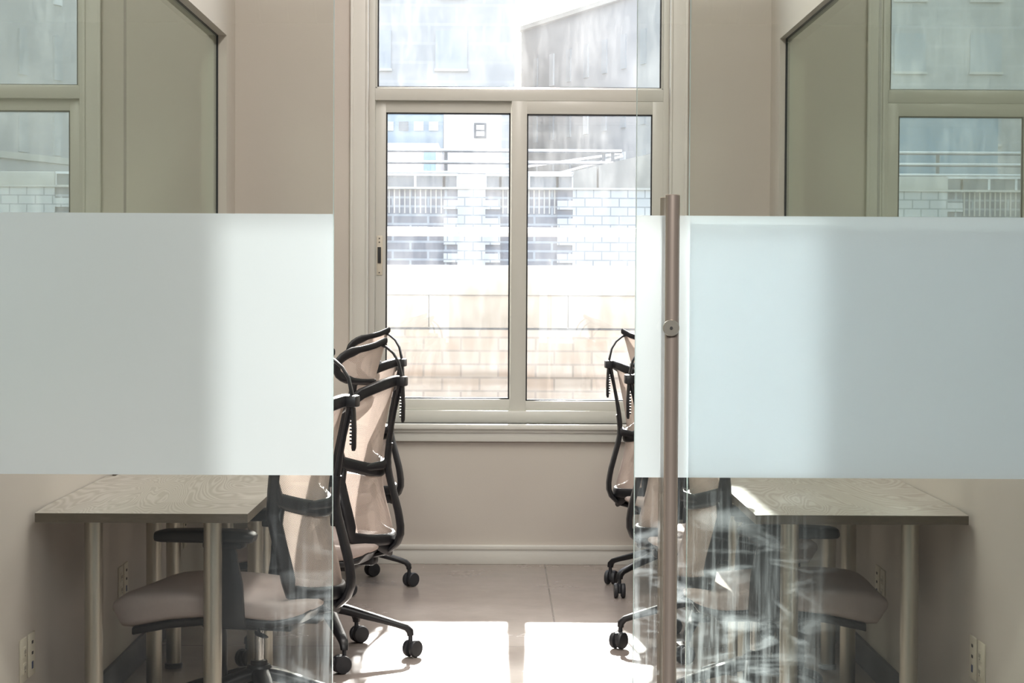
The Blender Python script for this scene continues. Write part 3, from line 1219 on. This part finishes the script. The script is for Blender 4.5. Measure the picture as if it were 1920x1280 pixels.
# ------------------------------------------------------------------ outlets on the side walls
ON = [('nearest the glass partition', 5.46), ('below the nearest desk joint', 6.87), ('behind the far desk legs', 8.19)]
for sgn, face, side in ((1, XL, 'left'), (-1, XR, 'right')):
    for where, y in ON[:3 if side == 'left' else 2]:
        for k, kind in enumerate(('power', 'data')):
            if side == 'right':
                yy = y + (.0 if kind == 'power' else .095)
                zz = .345
            else:
                yy = y + (-.0 if kind == 'power' else .095)
                zz = .345
            root = empty(kind + '_outlet', (face, yy, zz))
            tag(root, 'cream %s outlet plate low on the %s wall, %s' % (kind, side, where), 'wall outlet')
            b = MB()
            b.box(0, sgn * .006, -.036, .036, -.060, .060, bev=.0025)
            b.build('cover_plate', M['plate'], root)
            if kind == 'power':
                for zc in (-.022, .022):
                    b = MB()
                    b.box(sgn * .004, sgn * .0085, -.017, .017, zc - .015, zc + .015, bev=.002)
                    sk = b.build('socket', M['plate'], root)
                    b = MB()
                    b.box(sgn * .0070, sgn * .0090, -.008, -.0055, zc - .004, zc + .007)
                    b.box(sgn * .0070, sgn * .0090, .0055, .008, zc - .004, zc + .007)
                    b.box(sgn * .0070, sgn * .0090, -.002, .002, zc - .011, zc - .007)
                    b.build('socket_slot', M['slot'], sk)
            else:
                for zc, mt in ((-.030, M['port']), (.004, M['slot']), (.034, M['slot'])):
                    h = .010 if zc < 0 else .004
                    MB().box(sgn * .004, sgn * .0072, -.008, .008, zc - h, zc + h).build('port', mt, root)

# ------------------------------------------------------------------ corridor: spiral duct under the ceiling behind the photographer
b = MB()
prof = []
x = -4.4
while x < 4.4:
    prof += [(.150, x), (.150, x + .145), (.156, x + .148), (.156, x + .157), (.150, x + .160)]
    x += .160
b.lathe(prof, (0, -2.3, 3.02), axis='X', n=32)
dk = b.build('ceiling_duct', M['duct'], None)
tag(dk, 'ribbed galvanised duct along the corridor ceiling', 'duct')
hang = MB()
for hx in (-3.2, -1.0, 1.2, 3.4):
    hang.box(hx - .012, hx + .012, -2.303, -2.297, 3.15, ZC)
hang.build('duct_hanger', M['grey_metal'], dk)

# ------------------------------------------------------------------ outside
structure(MB().box(-9, 9, YB + .25, 11.50, -.3, -.02).build('ground', M['asphalt'], smooth=False))
YW = 11.50
pw = empty('parapet_wall', (0, YW, 0))
tag(pw, 'pale brick terrace parapet with concrete coping right outside the window', 'wall')
zt = at(850, 497, YW).z
zm = at(850, 553, YW).z
zb = at(850, 614, YW).z
MB().box(-9, 9, .0, .30, -.3, zb - .012).build('brick_face', M['near_brick'], pw, smooth=False)
MB().box(-9, 9, .012, .30, zb - .012, zb).build('mortar_joint', M['grey_metal'], pw, smooth=False)
x = -9.0
k = 0
while x < 9:
    wdt = (.62, .98, .80, 1.1)[k % 4]
    MB().box(x + .002, x + wdt - .002, -.010, .31, zb, zm, bev=.004).build('stone_course', M['stone'], pw)
    x += wdt
    k += 1
MB().box(-9, 9, -.022, .33, zm, zt, bev=.006).build('coping', M['coping'], pw)
# rail on the parapet
rl = empty('guard_rail', (0, YW + .16, zt))
tag(rl, 'double white tube guard rail running above the brick parapet', 'railing')
z1 = at(850, 431, YW + .16).z - zt
z2 = at(850, 440, YW + .16).z - zt
MB().tube([(-8.8, 0, z1), (8.8, 0, z1)], .016, 12).build('top_rail', M['white_metal'], rl)
MB().tube([(-8.8, .02, z2), (8.8, .02, z2)], .009, 12).build('lower_rail', M['coping'], rl)
for px in (-6.2, -3.1, 3.1, 6.2):
    MB().lathe([(.02, 0), (.02, z1)], (px, .005, 0), n=12).build('post', M['white_metal'], rl)

structure(MB().box(-120, 120, YW + .4, 220, -16.2, -16).build('ground', M['asphalt'], smooth=False))

# glazed-brick building across the street
YM = 35.0
sM = FPX / YM


def mx_(px):
    return at(px, 400, YM).x


def mz_(py):
    return at(950, py, YM).z


gb = empty('brick_building', (0, YM, -16))
tag(gb, 'building across the street with white glazed brick piers and dark brick bays', 'building')
OZ = -16.0
top = mz_(355)
seq = []   # (kind, x0, x1)
xs = [(724, 832, 'dark'), (832, 858, 'quoin'), (858, 910, 'white'), (910, 938, 'quoin'), (938, 1045, 'dark'), (1045, 1074, 'quoin'), (1074, 1260, 'white')]
for a, c, kd in xs:
    seq.append((kd, mx_(a), mx_(c)))
x = mx_(1260)
pat = [('quoin', .27), ('dark', 1.5), ('quoin', .27), ('white', 1.1), ('quoin', .27), ('dark', 1.9), ('quoin', .27), ('white', .8)]
while x < 13:
    for kd, wd in pat:
        seq.append((kd, x, x + wd))
        x += wd
x = mx_(724)
while x > -13:
    for kd, wd in pat:
        seq.append((kd, x - wd, x))
        x -= wd
for kd, a, c in seq:
    if kd == 'white':
        MB().box(a, c, 0, 1, 0, top - OZ).build('white_pier', M['white_brick'], gb, smooth=False)
    elif kd == 'dark':
        MB().box(a, c, .10, 1, 0, top - OZ).build('dark_bay', M['dark_brick'], gb, smooth=False)
        b = MB()
        zz0, zz1 = mz_(400) - OZ, top - OZ
        nb = max(3, int((c - a) / .088))
        for i in range(nb):
            xx = a + (i + .5) * (c - a) / nb
            b.box(xx - .012, xx + .012, .085, .102, zz0, zz1)
        b.build('vertical_bars', M['cream'], gb, smooth=False)
    else:
        b = MB()
        b.box(a, c, .05, 1, 0, top - OZ)
        b.build('quoin_brick', M['dark_brick'], gb, smooth=False)
        b = MB()
        z = mz_(492)
        i = 0
        while z < top - .12:
            b.box(a, c, -.01, .06, z - OZ + .0, z - OZ + .155)
            z += .31 * 1.0
            i += 1
        b.build('quoin_band', M['white_brick'], gb, smooth=False)
b = MB()
b.box(-13, 13, -.05, 1, top - OZ, top - OZ + .035)
b.build('cornice', M['cream'], gb, smooth=False)
# row of small windows above the cornice and cream blocks over the piers
zt0, zt1 = mz_(355), mz_(330)
for kd, a, c in seq:
    if kd == 'white' and a < mx_(1000) or (kd == 'white' and a > mx_(1262)):
        MB().box(a, c, -.03, 1, zt0 - OZ + .035, zt1 - OZ + .03, bev=.01).build('cream_block', M['cream'], gb)
    elif kd != 'white' and (a < mx_(1072)or a > mx_(1262)):
        b = MB()
        b.box(a + .02, c - .02, .1, 1, zt0 - OZ + .035, zt1 - OZ)
        w_ = b.build('window', M['dark_glass'], gb, smooth=False)
        b = MB()
        nn = max(1, int((c - a) / .4))
        for i in range(nn + 1):
            xx = a + i * (c - a) / nn
            b.box(xx - .02, xx + .02, .07, .12, zt0 - OZ + .035, zt1 - OZ)
        b.box(a, c, .05, .2, zt1 - OZ, zt1 - OZ + .04)
        b.build('mullion', M['white_metal'], w_, smooth=False)
# sloped coping blocks over the right pier
for (pa, pb, ya, yb2) in ((1075, 1118, 320, 311), (1122, 1262, 309, 277)):
    xa_, xb_ = mx_(pa), mx_(pb)
    za, zb_ = mz_(ya) - OZ, mz_(yb2) - OZ
    b = MB()
    q = [b.bm.verts.new(p) for p in ((xa_, -.05, zt0 - OZ + .035), (xb_, -.05, zt0 - OZ + .035), (xb_, -.05, zb_), (xa_, -.05, za),
                                     (xa_, .9, zt0 - OZ + .035), (xb_, .9, zt0 - OZ + .035), (xb_, .9, zb_), (xa_, .9, za))]
    for f in ((0, 1, 2, 3), (5, 4, 7, 6), (4, 0, 3, 7), (1, 5, 6, 2), (3, 2, 6, 7), (4, 5, 1, 0)):
        b.bm.faces.new([q[i] for i in f])
    b.build('sloped_coping', M['stone'], gb, smooth=False)
MB().box(-13, 13, 1, 12, 0, top - OZ - .02).build('building_body', M['cream'], gb, smooth=False)

# rooftop railing on that building
rr = empty('roof_railing', (0, YM + 1.2, top))
tag(rr, 'white three-bar roof railing on grey posts above the glazed brick building', 'railing')
YR = YM + 1.2
for py, pr in ((281, 1166), (303, 1150), (323, 1076)):
    z = at(900, py, YR).z - top
    b = MB()
    b.tube([(-12, 0, z), (at(pr, py, YR).x, 0, z)], .022, 8)
    rail_ = b.build('rail', M['white_metal'], rr)
    MB().tube([(-12, -.02, z - .036), (at(pr, py, YR).x, -.02, z - .036)], .013, 8).build('rail_shade', M['grey_metal'], rail_)['label'] = 'dark tube painting the shaded underside of the white rail'  # painted shade: an added dark tube stands for each rail's shaded underside
zt_ = at(900, 281, YR).z - top
for px in (600, 836, 1132, 1149):
    X = at(px, 300, YR).x
    MB().box(X - .03, X + .03, .01, .05, -.02, zt_, bev=0).build('post', M['grey_metal'], rr, smooth=False)
for X in (-10, -7.5, -5.2):
    MB().box(X - .03, X + .03, .01, .05, -.02, zt_, bev=0).build('post', M['grey_metal'], rr, smooth=False)
for (a, c) in (((860, 330), (1166, 287)), ((1020, 332), (1168, 292))):
    p, q = at(*a, YR + .3), at(*c, YR + .3)
    MB().tube([(p.x, .3, max(p.z - top, .02)), (q.x, .3, q.z - top)], .020, 8).build('slanted_rail', M['white_metal'], rr)


def block(name, label, x0, x1, y0, y1, ztop, mat):
    r_ = empty(name, ((x0 + x1) / 2, y0, -16))
    tag(r_, label, 'building')
    MB().box(-(x1 - x0) / 2, (x1 - x0) / 2, 0, y1 - y0, 0, ztop + 16).build('wall', mat, r_, smooth=False)
    return r_


# pale rendered block with one small window
Y1 = 60.0
x0, x1 = at(832, 250, Y1).x, at(940, 250, Y1).x
pb_ = block('apartment_building', 'pale rendered block with one small window behind the roof railing', x0, x1, Y1, Y1 + 12, at(900, 176, Y1).z, M['pale_render'])
cx = (x0 + x1) / 2
a0, a1 = at(889, 259, Y1), at(912, 231, Y1)
b = MB()
b.box(a0.x - cx, a1.x - cx, -.06, .02, a0.z + 16, a1.z + 16)
wf = b.build('window', M['grey_metal'], pb_, smooth=False)
b = MB()
zmid = (a0.z + a1.z) / 2 + 16
b.box(a0.x - cx + .06, a1.x - cx - .06, -.09, -.05, a0.z + 16 + .06, zmid - .02)
b.box(a0.x - cx + .06, a1.x - cx - .06, -.09, -.05, zmid + .02, a1.z + 16 - .06)
b.build('pane', M['pale_render'], wf, smooth=False)
# low box and blue glazed building at the left
x0, x1 = at(470, 250, 55).x, at(822, 250, 55).x
lb = block('rooftop_building', 'low pale roof hut left of the block with the small window', x0, x1, 55, 62, at(780, 268, 55).z, M['pale_render'])
b = MB()
cx = (x0 + x1) / 2
q0, q1 = at(795, 325, 55), at(817, 285, 55)
b.box(q0.x - cx, q1.x - cx, -.05, .05, q0.z + 16, q1.z + 16)
b.build('door', M['blue_facade'], lb, smooth=False)
x0, x1 = at(150, 250, 68).x, at(831, 250, 68).x
bb = block('office_building', 'blue glazed building behind the low roof hut', x0, x1, 68, 80, at(780, 190, 68).z, M['blue_facade'])
cx = (x0 + x1) / 2
for r_i, (ya, yb2) in enumerate(((212, 200), (245, 228))):
    for i in range(16):
        px = 822 - i * 28
        q0, q1 = at(px - 18, ya, 68), at(px, yb2, 68)
        MB().box(q0.x - cx, q1.x - cx, -.06, .05, q0.z + 16, q1.z + 16).build('window', M['cream'] if (i + r_i) % 3 else M['dark_glass'], bb, smooth=False)

# tall brick tower filling the upper left of the window
x0, x1 = at(-700, 100, 95).x, at(965, 100, 95).x
tb = block('tower_building', 'tall grey brick tower filling the upper left of the window', x0, x1, 95, 120, 34, M['tower_brick'])
cx = (x0 + x1) / 2
for r_i in range(6):
    for i in range(11):
        X = x1 - 3.0 - i * 3.6 - cx
        z = 8.2 + r_i * 3.4 + 16
        f = MB().box(X - .75, X + .75, -.08, .05, z, z + 1.8).build('window', M['tower_pane'], tb, smooth=False)
        MB().box(X - .8, X + .8, -.16, -.02, z - .12, z).build('sill', M['cream'], f, smooth=False)
# bright highlight painted as a white strip beside the sky gap
MB().box(x1 - cx, x1 - cx + .25, .1, 2, 0, 50).build('corner_highlight', M['white_metal'], tb, smooth=False)

# receding building on the right with a sloping roofline in the view
pA = at(977, 62, 112)
pB = at(1165, 0, 99.5)
hz = (pA.z + pB.z) / 2
d = Vector((pB.x - pA.x, pB.y - pA.y, 0)).normalized()
nrm = Vector((-d.y, d.x, 0))
rb = empty('warehouse_building', (pA.x, pA.y, -16), math.atan2(d.y, d.x))
tag(rb, 'long grey building on the right with slit windows and receding roofline', 'building')
MB().box(0, 60, 0, 14, 0, hz + 16).build('wall', M['tower_grey'], rb, smooth=False)
MB().box(-.3, 60, -.3, 14, hz + 16, hz + 16.25).build('roof_edge', M['cream'], rb, smooth=False)
for r_i in range(5):
    for i in range(22):
        X = 2.0 + i * 2.3
        z = 16 + 3.4 + r_i * 2.9
        if z > hz + 14:
            continue
        MB().box(X, X + .55, -.08, .05, z, z + 1.7).build('window', M['white_metal'] if (i * 5 + r_i * 3) % 7 == 0 else M['tower_pane'], rb, smooth=False)
MB().box(0, 60, -.12, .05, 16 + 6.0, 16 + 6.25).build('string_course', M['cream'], rb, smooth=False)

bpy.context.view_layer.update()
